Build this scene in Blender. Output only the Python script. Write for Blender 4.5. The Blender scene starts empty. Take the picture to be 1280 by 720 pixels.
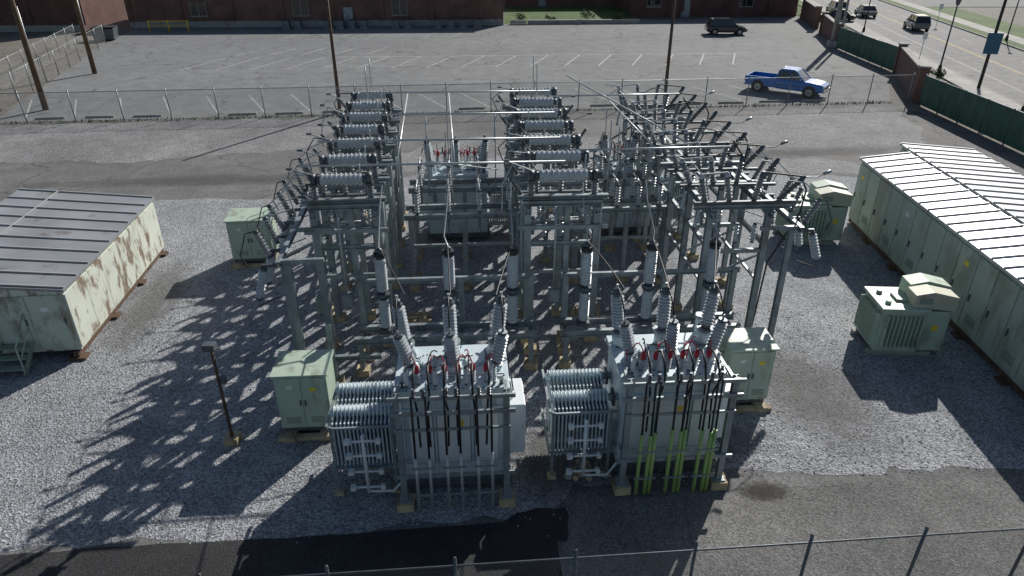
import bpy, math, random, bmesh
from mathutils import Vector, Matrix
random.seed(7)
R=math.radians
sc=bpy.context.scene
V=Vector
# ---------------------------------------------------------------- materials
def nt(name):
    m=bpy.data.materials.new(name); m.use_nodes=True
    n=m.node_tree; b=n.nodes['Principled BSDF']
    return m,n,b
def paint(name,col,rough=.5,metal=0.,var=.18,scale=2.5,dirt=None,damt=.5,dscale=1.2,bump=0.,coat=0.):
    m,n,b=nt(name); L=n.links
    tc=n.nodes.new('ShaderNodeTexCoord')
    no=n.nodes.new('ShaderNodeTexNoise'); no.inputs['Scale'].default_value=scale; no.inputs['Detail'].default_value=6
    L.new(tc.outputs['Object'],no.inputs['Vector'])
    mx=n.nodes.new('ShaderNodeMix'); mx.data_type='RGBA'
    mr=n.nodes.new('ShaderNodeMapRange'); mr.inputs[1].default_value=.3; mr.inputs[2].default_value=.7
    L.new(no.outputs[0],mr.inputs[0]); L.new(mr.outputs[0],mx.inputs[0])
    mx.inputs[6].default_value=(*[c*(1-var) for c in col],1); mx.inputs[7].default_value=(*[min(1,c*(1+var)) for c in col],1)
    out=mx.outputs[2]
    if dirt:
        n2=n.nodes.new('ShaderNodeTexNoise'); n2.inputs['Scale'].default_value=dscale; n2.inputs['Detail'].default_value=9; n2.inputs['Roughness'].default_value=.65
        mp=n.nodes.new('ShaderNodeMapping'); mp.inputs['Scale'].default_value=(1,1,.45); mp.inputs['Location'].default_value=(3.1,7.7,1.3)
        L.new(tc.outputs['Object'],mp.inputs[0]); L.new(mp.outputs[0],n2.inputs['Vector'])
        m2=n.nodes.new('ShaderNodeMapRange'); m2.inputs[1].default_value=1-damt-.04; m2.inputs[2].default_value=1-damt+.06
        L.new(n2.outputs[0],m2.inputs[0])
        x2=n.nodes.new('ShaderNodeMix'); x2.data_type='RGBA'; L.new(m2.outputs[0],x2.inputs[0]); L.new(out,x2.inputs[6]); x2.inputs[7].default_value=(*dirt,1)
        out=x2.outputs[2]
    L.new(out,b.inputs['Base Color'])
    b.inputs['Roughness'].default_value=rough; b.inputs['Metallic'].default_value=metal
    b.inputs['Coat Weight'].default_value=coat
    return m
def groundmat(name,c1,c2,cell=14.,camt=.5,fine=25.,famt=.35,patch=.12,bump=.6,crack=0.,rough=.9,pd=.35):
    m,n,b=nt(name); L=n.links
    tc=n.nodes.new('ShaderNodeTexCoord').outputs['Object']
    def noise(s,d=5,r=.55):
        q=n.nodes.new('ShaderNodeTexNoise'); q.inputs['Scale'].default_value=s; q.inputs['Detail'].default_value=d; q.inputs['Roughness'].default_value=r
        L.new(tc,q.inputs['Vector']); return q.outputs[0]
    def mr(x,a,b_,c,d):
        q=n.nodes.new('ShaderNodeMapRange'); L.new(x,q.inputs[0])
        for i,v in enumerate((a,b_,c,d)): q.inputs[i+1].default_value=v
        return q.outputs[0]
    def mul(a,b_):
        q=n.nodes.new('ShaderNodeMath'); q.operation='MULTIPLY'; L.new(a,q.inputs[0]); L.new(b_,q.inputs[1]); return q.outputs[0]
    mx=n.nodes.new('ShaderNodeMix'); mx.data_type='RGBA'; L.new(mr(noise(patch,8,.62),.5-pd*.5,.5+pd*.5,0,1),mx.inputs[0])
    mx.inputs[6].default_value=(*c1,1); mx.inputs[7].default_value=(*c2,1)
    f=mr(noise(fine,4,.7),.3,.7,1-famt,1+famt)
    f=mul(f,mr(noise(.9,5,.6),.3,.7,.82,1.14))
    vo=n.nodes.new('ShaderNodeTexVoronoi'); vo.inputs['Scale'].default_value=cell; L.new(tc,vo.inputs['Vector'])
    sp=n.nodes.new('ShaderNodeSeparateColor'); L.new(vo.outputs['Color'],sp.inputs[0])
    if camt: f=mul(f,mr(sp.outputs[0],0,1,1-camt,1+camt))
    if crack:
        wr=n.nodes.new('ShaderNodeVectorMath'); wr.operation='ADD'
        n3=n.nodes.new('ShaderNodeTexNoise'); n3.inputs['Scale'].default_value=.5; n3.inputs['Detail'].default_value=6; L.new(tc,n3.inputs['Vector'])
        sc3=n.nodes.new('ShaderNodeVectorMath'); sc3.operation='SCALE'; sc3.inputs['Scale'].default_value=3.; L.new(n3.outputs[1],sc3.inputs[0])
        L.new(tc,wr.inputs[0]); L.new(sc3.outputs[0],wr.inputs[1])
        v2=n.nodes.new('ShaderNodeTexVoronoi'); v2.feature='DISTANCE_TO_EDGE'; v2.inputs['Scale'].default_value=.13; L.new(wr.outputs[0],v2.inputs['Vector'])
        f=mul(f,mr(v2.outputs['Distance'],0.,.014,1-crack,1.))
    vm=n.nodes.new('ShaderNodeVectorMath'); vm.operation='SCALE'; L.new(mx.outputs[2],vm.inputs[0]); L.new(f,vm.inputs['Scale'])
    L.new(vm.outputs[0],b.inputs['Base Color']); b.inputs['Roughness'].default_value=rough
    b.inputs['Specular IOR Level'].default_value=.3
    if bump:
        bp=n.nodes.new('ShaderNodeBump'); bp.inputs['Strength'].default_value=bump; bp.inputs['Distance'].default_value=.02
        L.new(vo.outputs['Distance'],bp.inputs['Height']); L.new(bp.outputs[0],b.inputs['Normal'])
    return m
def brickmat(name,c1,c2,mortar,scale=1.):
    m,n,b=nt(name); L=n.links
    tc=n.nodes.new('ShaderNodeTexCoord'); sx=n.nodes.new('ShaderNodeSeparateXYZ'); L.new(tc.outputs['Object'],sx.inputs[0])
    ad=n.nodes.new('ShaderNodeMath'); L.new(sx.outputs[0],ad.inputs[0]); L.new(sx.outputs[1],ad.inputs[1])
    cb=n.nodes.new('ShaderNodeCombineXYZ'); L.new(ad.outputs[0],cb.inputs[0]); L.new(sx.outputs[2],cb.inputs[1])
    br=n.nodes.new('ShaderNodeTexBrick'); L.new(cb.outputs[0],br.inputs[0])
    br.inputs['Color1'].default_value=(*c1,1); br.inputs['Color2'].default_value=(*c2,1); br.inputs['Mortar'].default_value=(*mortar,1)
    br.inputs['Scale'].default_value=1.; br.inputs['Brick Width'].default_value=.22*scale; br.inputs['Row Height'].default_value=.075*scale; br.inputs['Mortar Size'].default_value=.006
    no=n.nodes.new('ShaderNodeTexNoise'); no.inputs['Scale'].default_value=.6; no.inputs['Detail'].default_value=7; L.new(tc.outputs['Object'],no.inputs['Vector'])
    mr=n.nodes.new('ShaderNodeMapRange'); mr.inputs[1].default_value=.3; mr.inputs[2].default_value=.7; mr.inputs[3].default_value=.7; mr.inputs[4].default_value=1.25
    L.new(no.outputs[0],mr.inputs[0])
    vm=n.nodes.new('ShaderNodeVectorMath'); vm.operation='SCALE'; L.new(br.outputs[0],vm.inputs[0]); L.new(mr.outputs[0],vm.inputs['Scale'])
    L.new(vm.outputs[0],b.inputs['Base Color']); b.inputs['Roughness'].default_value=.9
    return m
def linkmat(name,k=18.,th=.09,col=(.35,.36,.37)):
    m,n,b=nt(name); L=n.links
    tc=n.nodes.new('ShaderNodeTexCoord'); sx=n.nodes.new('ShaderNodeSeparateXYZ'); L.new(tc.outputs['Object'],sx.inputs[0])
    def ma(op,a,b_=None):
        q=n.nodes.new('ShaderNodeMath'); q.operation=op
        for i,x in enumerate((a,b_)):
            if x is None: continue
            if isinstance(x,(int,float)): q.inputs[i].default_value=x
            else: L.new(x,q.inputs[i])
        return q.outputs[0]
    a=ma('LESS_THAN',ma('FRACT',ma('MULTIPLY',ma('ADD',sx.outputs[0],sx.outputs[2]),k)),th)
    c=ma('LESS_THAN',ma('FRACT',ma('MULTIPLY',ma('SUBTRACT',sx.outputs[0],sx.outputs[2]),k)),th)
    L.new(ma('MAXIMUM',a,c),b.inputs['Alpha'])
    b.inputs['Base Color'].default_value=(*col,1); b.inputs['Metallic'].default_value=.4; b.inputs['Roughness'].default_value=.5
    return m
STEEL=paint('galvanized_steel',(.29,.335,.355),.45,.3,.22,3.,dirt=(.20,.215,.22),damt=.42,dscale=2.)
STEELD=paint('weathered_steel',(.12,.14,.155),.5,.4,.25,3.)
PIPE=paint('bus_pipe_metal',(.50,.53,.54),.38,.4,.12,2.)
PORC=paint('grey_porcelain',(.48,.525,.55),.25,0,.12,5.,coat=.3)
PORCD=paint('dark_porcelain',(.11,.12,.13),.22,0,.2,5.,coat=.4)
PORCB=paint('mid_grey_porcelain',(.23,.25,.265),.25,0,.25,5.,coat=.3)
BLACK=paint('black_rubber',(.018,.018,.02),.5,0,.3,4.)
TANK=paint('transformer_paint',(.58,.68,.72),.35,0,.07,1.5,dirt=(.33,.36,.36),damt=.38,dscale=1.6,coat=.15)
WHITE=paint('white_enamel',(.74,.79,.80),.35,0,.06,2.,dirt=(.45,.45,.43),damt=.33,dscale=2.)
GREEN=paint('pale_green_paint',(.45,.56,.45),.5,0,.08,1.8,dirt=(.33,.37,.29),damt=.42,dscale=1.8)
GREEND=paint('darker_green_paint',(.25,.32,.26),.5,0,.12,1.8)  # darker green paint for louvres, mechanism boxes and steps
TAN=paint('tan_paint',(.54,.54,.41),.55,0,.08,2.,dirt=(.36,.33,.23),damt=.4)
FOOT=paint('tan_concrete',(.46,.38,.24),.85,0,.25,4.,dirt=(.24,.19,.12),damt=.45,dscale=3.)
CONC=paint('concrete',(.34,.33,.31),.9,0,.15,2.,dirt=(.2,.19,.17),damt=.4)
RED=paint('red_terminal',(.5,.025,.05),.4,0,.1,5.)
YG=paint('lime_green_conduit',(.33,.50,.16),.45,0,.12,3.)
YEL=paint('yellow_paint',(.75,.5,.03),.5,0,.1,3.)
RUST=paint('rusty_steel',(.12,.075,.05),.8,.1,.4,6.)
WOOD=paint('creosote_wood',(.13,.085,.05),.85,0,.3,3.)
SIGNW=paint('label_white',(.8,.8,.78),.5,0,.03,2.)
SIGNY=paint('label_yellow',(.8,.6,.05),.5,0,.03,2.)
PEEL=paint('peeling_pale_paint',(.60,.64,.56),.65,0,.08,1.2,dirt=(.22,.17,.125),damt=.47,dscale=2.6)
PEELF=paint('faded_green_paint',(.50,.58,.50),.65,0,.08,1.2,dirt=(.28,.26,.20),damt=.44,dscale=1.6)
WALLG=paint('enclosure_wall_paint',(.42,.50,.43),.55,0,.08,.8,dirt=(.31,.34,.28),damt=.46,dscale=.9)
ROOFL=paint('aged_roof_metal',(.31,.32,.335),.42,.15,.2,.6,dirt=(.18,.165,.15),damt=.36,dscale=1.1)
ROOFR=paint('white_roof_metal',(.58,.59,.60),.4,.05,.1,.5,dirt=(.40,.40,.39),damt=.42,dscale=.8)
SEAM=paint('roof_seam',(.52,.53,.53),.45,.1,.1,1.)
SEAMD=paint('roof_seam_grey',(.40,.41,.42),.45,.1,.1,1.)
GLASS=paint('car_glass',(.012,.015,.018),.06,0,.1,1.,coat=1.)
TIRE=paint('tyre',(.015,.015,.016),.8,0,.1,4.)
CHROME=paint('alloy',(.5,.5,.5),.3,.8,.05,4.)
BLUE=paint('blue_car_paint',(.006,.17,.58),.3,0,.04,.7,coat=.6)
CARBLK=paint('black_car_paint',(.012,.014,.02),.2,0,.04,.7,coat=1.)
CARWHT=paint('white_car_paint',(.6,.62,.64),.25,0,.03,.7,coat=1.)
CARGRY=paint('grey_car_paint',(.10,.11,.12),.25,.2,.03,.7,coat=1.)
LAMPR=paint('tail_lamp',(.4,.01,.01),.2,0,.02,1.)
LAMPW=paint('head_lamp',(.7,.7,.7),.1,0,.02,1.)
GRNF=paint('green_fence_slats',(.05,.13,.09),.6,0,.2,1.2,dirt=(.10,.17,.12),damt=.42)
SIGNB=paint('teal_sign',(.03,.12,.2),.5,0,.1,1.)
PAINTL=paint('white_road_paint',(.50,.50,.49),.8,0,.15,3.,dirt=(.24,.24,.24),damt=.48,dscale=3.)
PAINTY=paint('yellow_road_paint',(.50,.36,.08),.8,0,.15,3.,dirt=(.24,.23,.2),damt=.46,dscale=3.)
BRICK=brickmat('red_brick',(.19,.085,.065),(.14,.065,.05),(.22,.19,.17))
BRICK2=brickmat('dark_red_brick',(.14,.055,.045),(.10,.04,.033),(.16,.14,.12))
LINK=linkmat('chain_link_wire')
GRAVEL=groundmat('gravel_mat',(.245,.255,.272),(.335,.345,.362),cell=24,camt=.52,fine=20,famt=.38,patch=.16,bump=1.)
GRAVEL2=groundmat('dusty_gravel_mat',(.175,.175,.177),(.275,.275,.277),cell=18,camt=.4,fine=15,famt=.3,patch=.22,bump=.8)
FRONTA=groundmat('gritty_asphalt_mat',(.135,.134,.132),(.20,.198,.193),cell=26,camt=.35,fine=22,famt=.3,patch=.3,bump=.5)
LANE=groundmat('worn_asphalt_mat',(.12,.12,.12),(.195,.193,.19),cell=20,camt=.25,fine=14,famt=.24,patch=.2,bump=.3,crack=.4)
LOT=groundmat('parking_asphalt_mat',(.175,.18,.183),(.225,.229,.23),cell=14,camt=.14,fine=8,famt=.14,patch=.06,bump=.2,crack=.45)
DARKA=groundmat('fresh_asphalt_mat',(.028,.028,.03),(.045,.045,.047),cell=30,camt=.25,fine=16,famt=.25,patch=.3,bump=.4,rough=.8)
ROADM=groundmat('road_asphalt_mat',(.22,.22,.22),(.27,.27,.265),cell=14,camt=.1,fine=6,famt=.1,patch=.05,bump=.2,crack=.3)
WALK=groundmat('sidewalk_mat',(.36,.35,.33),(.46,.45,.42),cell=3,camt=.06,fine=7,famt=.12,patch=.2,bump=.1)
GRASS=groundmat('grass_mat',(.045,.09,.02),(.09,.15,.035),cell=9,camt=.45,fine=5,famt=.45,patch=.25,bump=1.)
DIRT=groundmat('ground_mat',(.14,.125,.105),(.21,.195,.17),cell=7,camt=.25,fine=4,famt=.35,patch=.08,bump=.6)
STONE=paint('loose_stone',(.34,.35,.37),.85,0,.45,.9)
# ---------------------------------------------------------------- builder
class MB:
    def __init__(s): s.v=[];s.f=[];s.m=[];s.s=[];s.mats=[]
    def mi(s,m):
        if m not in s.mats: s.mats.append(m)
        return s.mats.index(m)
    def add(s,vs,fs,mat,smooth=False):
        o=len(s.v); s.v+= [tuple(p) for p in vs]; k=s.mi(mat)
        for f in fs: s.f.append([o+i for i in f]); s.m.append(k); s.s.append(smooth)
    def box(s,c,d,mat,rz=0,M=None):
        M=M or Matrix.Rotation(rz,3,'Z'); c=V(c)
        vs=[c+M@V((x*d[0]/2,y*d[1]/2,z*d[2]/2)) for z in(-1,1) for y in(-1,1) for x in(-1,1)]
        s.add(vs,[(0,2,3,1),(4,5,7,6),(0,1,5,4),(2,6,7,3),(0,4,6,2),(1,3,7,5)],mat)
    def bb(s,x0,x1,y0,y1,z0,z1,mat): s.box(((x0+x1)/2,(y0+y1)/2,(z0+z1)/2),(x1-x0,y1-y0,z1-z0),mat)
    def fr(s,p0,p1):
        d=(V(p1)-V(p0)); l=d.length; d.normalize()
        up=V((0,0,1)) if abs(d.z)<.95 else V((0,1,0))
        a=d.cross(up).normalized(); b=a.cross(d).normalized()
        return d,a,b,l
    def beam(s,p0,p1,w,h,mat):
        d,a,b,l=s.fr(p0,p1); M=Matrix((d,a,b)).transposed()
        s.box((V(p0)+V(p1))/2,(l,w,h),mat,M=M)
    def hb(s,p0,p1,w,h,mat,t=.025):
        d,a,b,l=s.fr(p0,p1); M=Matrix((d,a,b)).transposed(); c=(V(p0)+V(p1))/2
        s.box(c+b*(h/2-t/2),(l,w,t),mat,M=M); s.box(c-b*(h/2-t/2),(l,w,t),mat,M=M); s.box(c,(l-.002,t,h-2*t),mat,M=M)
    def cyl(s,p0,p1,r0,mat,r1=None,n=10,smooth=True):
        s.lathe(p0,p1,[(0,0),(0,r0),(1,r0 if r1 is None else r1),(1,0)],mat,n,smooth)
    def lathe(s,p0,p1,prof,mat,n=10,smooth=True):
        d,a,b,l=s.fr(p0,p1); p0=V(p0); vs=[];fs=[]
        for t,r in prof:
            for i in range(n):
                q=2*math.pi*i/n; vs.append(p0+d*(l*t)+(a*math.cos(q)+b*math.sin(q))*max(r,.0005))
        for k in range(len(prof)-1):
            for i in range(n):
                j=(i+1)%n; fs.append((k*n+i,k*n+j,(k+1)*n+j,(k+1)*n+i))
        o=len(s.v); s.v+=[tuple(p) for p in vs]; mk=s.mi(mat)
        for q,f in enumerate(fs):
            k=q//n; s.f.append([o+i for i in f]); s.m.append(mk); s.s.append(smooth and abs(prof[k][0]-prof[k+1][0])>1e-6)
    def ins(s,p0,p1,r,mat,sheds=8,n=10,cap=None,core=.6):
        p0=V(p0);p1=V(p1); c=cap or STEELD
        e0=p0.lerp(p1,.08); e1=p0.lerp(p1,.92)
        s.cyl(p0,e0,r*.7,c,n=8); s.cyl(e1,p1,r*.7,c,n=8)
        pr=[(0,r*core)]
        for i in range(sheds):
            a=i/sheds; w=1/sheds
            pr+=[(a+w*.12,r*core),(a+w*.42,r),(a+w*.58,r*.97),(a+w*.68,r*core)]
        pr.append((1,r*core)); s.lathe(e0,e1,pr,mat,n,False)
    def tube(s,pts,r,mat,n=6):
        pts=[V(p) for p in pts]; vs=[];fs=[]
        pa=None
        for k,p in enumerate(pts):
            d=(pts[min(k+1,len(pts)-1)]-pts[max(k-1,0)]).normalized()
            if pa is None:
                up=V((0,0,1)) if abs(d.z)<.9 else V((0,1,0)); a=d.cross(up).normalized()
            else: a=(pa-d*pa.dot(d)).normalized()
            pa=a; b=a.cross(d)
            for i in range(n):
                q=2*math.pi*i/n; vs.append(p+(a*math.cos(q)+b*math.sin(q))*r)
        for k in range(len(pts)-1):
            for i in range(n):
                j=(i+1)%n; fs.append((k*n+i,k*n+j,(k+1)*n+j,(k+1)*n+i))
        s.add(vs,fs,mat,True)
    def arc(s,p0,p1,bul,r,mat,n=6,k=8):
        p0=V(p0);p1=V(p1); c=(p0+p1)/2+V(bul)
        pts=[p0*(1-t)**2+c*2*t*(1-t)+p1*t*t for t in [i/k for i in range(k+1)]]
        s.tube(pts,r,mat,n)
    def loft(s,secs,mat,smooth=False):
        n=len(secs[0]); vs=[p for q in secs for p in q]; fs=[]
        for k in range(len(secs)-1):
            for i in range(n):
                j=(i+1)%n; fs.append((k*n+i,k*n+j,(k+1)*n+j,(k+1)*n+i))
        fs.append(tuple(range(n))); fs.append(tuple((len(secs)-1)*n+i for i in range(n)))
        s.add(vs,fs,mat,smooth)
    def obj(s,name,parent=None,loc=(0,0,0),rz=0,bevel=0,scale=1):
        me=bpy.data.meshes.new(name); me.from_pydata(s.v,[],s.f); 
        for m in s.mats: me.materials.append(m)
        me.polygons.foreach_set('material_index',s.m); me.polygons.foreach_set('use_smooth',s.s)
        bm=bmesh.new(); bm.from_mesh(me); bmesh.ops.recalc_face_normals(bm,faces=bm.faces); bm.to_mesh(me); bm.free()
        o=bpy.data.objects.new(name,me); sc.collection.objects.link(o); o.location=loc; o.rotation_euler=(0,0,rz); o.scale=(scale,)*3
        if parent: o.parent=parent
        if bevel:
            b=o.modifiers.new('b','BEVEL'); b.width=bevel; b.segments=2; b.limit_method='ANGLE'
        return o
def empty(name,loc,rz=0):
    o=bpy.data.objects.new(name,None); sc.collection.objects.link(o); o.location=loc; o.rotation_euler=(0,0,rz); o.empty_display_size=.3
    return o
def sheet(name,poly,z,mat,jit=0,step=.5):
    pts=[]
    for i,p in enumerate(poly):
        a=V((*p,0)); b=V((*poly[(i+1)%len(poly)],0))
        if jit:
            n=max(1,int((b-a).length/step)); d=(b-a).normalized(); nn=V((-d.y,d.x,0)); w=0
            for k in range(n):
                w=w*.75+random.uniform(-jit,jit); pts.append(a.lerp(b,k/n)+nn*(w if k else 0))
        else: pts.append(a)
    me=bpy.data.meshes.new(name); me.from_pydata([(p.x,p.y,z) for p in pts],[],[list(range(len(pts)))])
    me.materials.append(mat); bm=bmesh.new(); bm.from_mesh(me); bmesh.ops.triangulate(bm,faces=bm.faces)
    for f in bm.faces:
        if f.normal.z<0: f.normal_flip()
    bm.to_mesh(me); bm.free()
    o=bpy.data.objects.new(name,me); sc.collection.objects.link(o); return o
# ---------------------------------------------------------------- ground
sheet('ground',[(-900,-300),(900,-300),(900,1500),(-900,1500)],-.012,DIRT)
sheet('parking_lot',[(-42.5,75),(-33.4,44.2),(27,49.9),(31.8,60),(33,74),(37,86),(41,98),(-46,92)],0,LOT)
sheet('worn_asphalt_yard',[(-60,-6),(40,4),(28.4,32),(28,50),(-34,43.9),(-60,42)],-.004,LANE)
sheet('gravel_yard',[(-30,8.2),(-10.5,10.0),(.9,11.0),(1.4,12.0),(9,12.6),(20,12.8),(24,22),(22,33),(14,34),(8,37),(1,38.5),(-6,33),(-9,30.6),(-30,29.5)],0.,GRAVEL,.12,.3)
sheet('dusty_gravel',[(-40,35.5),(-20,36.2),(-12,38.5),(-9,45.6),(-34,43.6),(-40,42)],0.,GRAVEL2,.22,.35)
sheet('dusty_gravel',[(12,38),(24,38),(26.6,48.6),(14,47.3)],0.,GRAVEL2,.3,.35)
sheet('dusty_gravel',[(-8.5,30.2),(-5,33.4),(1,38.6),(8,37.2),(13.5,34.2),(20,34),(18,36.2),(8,40.5),(-2,41),(-8,36)],-.001,GRAVEL2,.3,.35)
sheet('fresh_asphalt_strip',[(-30,2),(1.1,4.5),(.95,10.9),(-10.5,9.95),(-30,8.1)],.004,DARKA,.03)
sheet('asphalt_patch',[(-.6,10.2),(1.15,10.3),(1.2,11.25),(.1,11.1)],.0085,DARKA,.05,.2)
sheet('gritty_asphalt',[(1.0,3),(1.0,11.0),(1.5,11.5),(9,12.1),(20,12.6),(24,6)],0.004,FRONTA,.06,.3)
# loose stones scattered over the gravel: one mesh
mb=MB()
def stone(x,y,s):
    a=random.uniform(0,3.1); ca,sa=math.cos(a)*s,math.sin(a)*s; h=s*random.uniform(.5,.9); q=random.uniform(.55,1)
    mb.add([(x+ca,y+sa,0.004),(x-sa*q,y+ca*q,.004),(x-ca,y-sa,.004),(x+sa*q,y-ca*q,.004),(x+ca*.3,y+sa*.3,h),(x-ca*.35,y-sa*.3,h*.9)],[(0,1,4),(1,5,4),(1,2,5),(2,3,5),(3,4,5),(3,0,4)],STONE)
for k in range(9000):
    y=random.uniform(10.2,20)**1; x=random.uniform(-14,13.3)
    if y<10.95+x*.09 and random.random()<.93: continue
    if x>1.2 and y<12.1+x*.02 and random.random()<.85: continue
    stone(x,y,random.uniform(.012,.034))
mb.obj('loose_stones')
def stain(name,c,r,col,amt=.8,rz=0):
    m,n,b=nt(name+'_mat'); L=n.links
    tc=n.nodes.new('ShaderNodeTexCoord'); ln=n.nodes.new('ShaderNodeVectorMath'); ln.operation='LENGTH'; L.new(tc.outputs['Object'],ln.inputs[0])
    no=n.nodes.new('ShaderNodeTexNoise'); no.inputs['Scale'].default_value=4.; no.inputs['Detail'].default_value=8; L.new(tc.outputs['Object'],no.inputs['Vector'])
    ad=n.nodes.new('ShaderNodeMath'); L.new(ln.outputs['Value'],ad.inputs[0]); L.new(no.outputs[0],ad.inputs[1])
    mr=n.nodes.new('ShaderNodeMapRange'); L.new(ad.outputs[0],mr.inputs[0])
    for i,v in enumerate((.75,1.45,amt,0)): mr.inputs[i+1].default_value=v
    L.new(mr.outputs[0],b.inputs['Alpha']); b.inputs['Base Color'].default_value=(*col,1); b.inputs['Roughness'].default_value=.9
    mb=MB(); mb.add([(-1,-1,0),(1,-1,0),(1,1,0),(-1,1,0)],[(0,1,2,3)],m)
    stain.z+=.0015
    o=mb.obj(name,loc=(c[0],c[1],stain.z),rz=rz); o.scale=(r[0],r[1],1)
stain.z=.010
stain('oil_stain',(5.75,11.75),(.75,.4),(.035,.03,.025))
stain('dirt_stain',(4.9,13.6),(1.9,1.1),(.12,.11,.10),.6)
stain('dirt_stain',(.9,12.7),(1.2,1.8),(.11,.105,.098),.6)
stain('dirt_stain',(-4.4,14.6),(1.9,2.),(.12,.115,.105),.55)
stain('dirt_stain',(8.2,15.5),(2.2,3.2),(.14,.135,.127),.5,.3)
stain('dirt_stain',(-12.2,20.5),(1.2,4.0),(.14,.135,.127),.5,.1)
stain('tyre_track_stain',(-14,33.2),(13,1.0),(.10,.10,.098),.45,.08)
stain('tyre_track_stain',(14,37.5),(12,1.2),(.10,.10,.098),.45,.12)
mb=MB(); 
def stripe(mb,a,b,w=.12,mat=PAINTL,z=.005):
    a=V((a[0],a[1],z)); b=V((b[0],b[1],z)); d=(b-a).normalized(); n=V((-d.y,d.x,0))*w/2
    mb.add([a-n,b-n,b+n,a+n],[(0,1,2,3)],mat)
stripe(mb,(-18,68.3),(23,70.6),.13)
for i in range(17):
    x=-27+i*3.05; y=68.4+(x+18)*.056-.1
    stripe(mb,(x,y),(x-1.9,y-6.0),.12)
for i in range(5):
    x=-25+i*3.05; stripe(mb,(x,73.2+i*.17),(x-1.5,69+i*.17),.12)
for i in range(19):
    x=-32.2+i*3.05; fy=43.9+(x+34)*.0967
    if i in(11,12,15): continue
    stripe(mb,(x-2.6,fy+6.6),(x+.2,fy+1.4),.1)
for i in range(7):
    x=-24+i*3.1; stripe(mb,(x,86+x*.05),(x-1.2,82+x*.05),.1)
mb.obj('parking_stall_markings')
for i in range(18):
    x=-30.2+i*3.05; fy=43.9+(x+34)*.0967
    if i%5==3: continue
    mb=MB(); mb.loft([[(q,-.08,0),(q,.08,0),(q,.05,.13),(q,-.05,.13)] for q in(-.9,.9)],CONC)
    mb.obj('wheel_stop',loc=(x,fy+.9+random.uniform(-.1,.1),0),rz=R(6+random.uniform(-4,4)))
# ---------------------------------------------------------------- fences
def chain_fence(name,p0,p1,h=1.9,sp=3.,rail=True,rp=.035,postx=0.12,mat=STEEL):
    a=V((*p0,0));b=V((*p1,0)); L=(b-a).length; rz=math.atan2(b.y-a.y,b.x-a.x)
    e=empty(name,a,rz); mb=MB(); n=max(1,round(L/sp))
    for i in range(n+1):
        x=L*i/n; t=random.gauss(0,.02); mb.cyl((x,0,0),(x+t,random.gauss(0,.02),h+postx),rp,mat,n=8); mb.lathe((x+t,0,h+postx),(x+t,0,h+postx+.05),[(0,rp*1.2),(.6,rp),(1,0)],mat,8)
    if rail: mb.cyl((0,0,h),(L,0,h),rp*.62,mat,n=8)
    mb.cyl((0,0,.08),(L,0,.08),.008,mat,n=4)
    mb.obj('posts_and_rails',e)
    mb=MB(); mb.add([(0,.03,.03),(L,.03,.03),(L,.03,h),(0,.03,h)],[(0,1,2,3)],LINK); mb.obj('wire_mesh',e)
chain_fence('chain_link_fence',(-34,43.8),(28.2,49.9),1.9,3.0)
chain_fence('chain_link_fence',(-33.9,44.0),(-42.5,76),1.9,3.2)
chain_fence('chain_link_fence',(-36.5,44.5),(-45.5,76),1.9,3.2)
chain_fence('chain_link_fence',(-34,43.8),(-50,42),1.9,3.)
chain_fence('chain_link_fence',(-15.6,7.05),(22,10.05),1.75,2.1,rp=.03,postx=.16,mat=STEELD)
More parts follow.
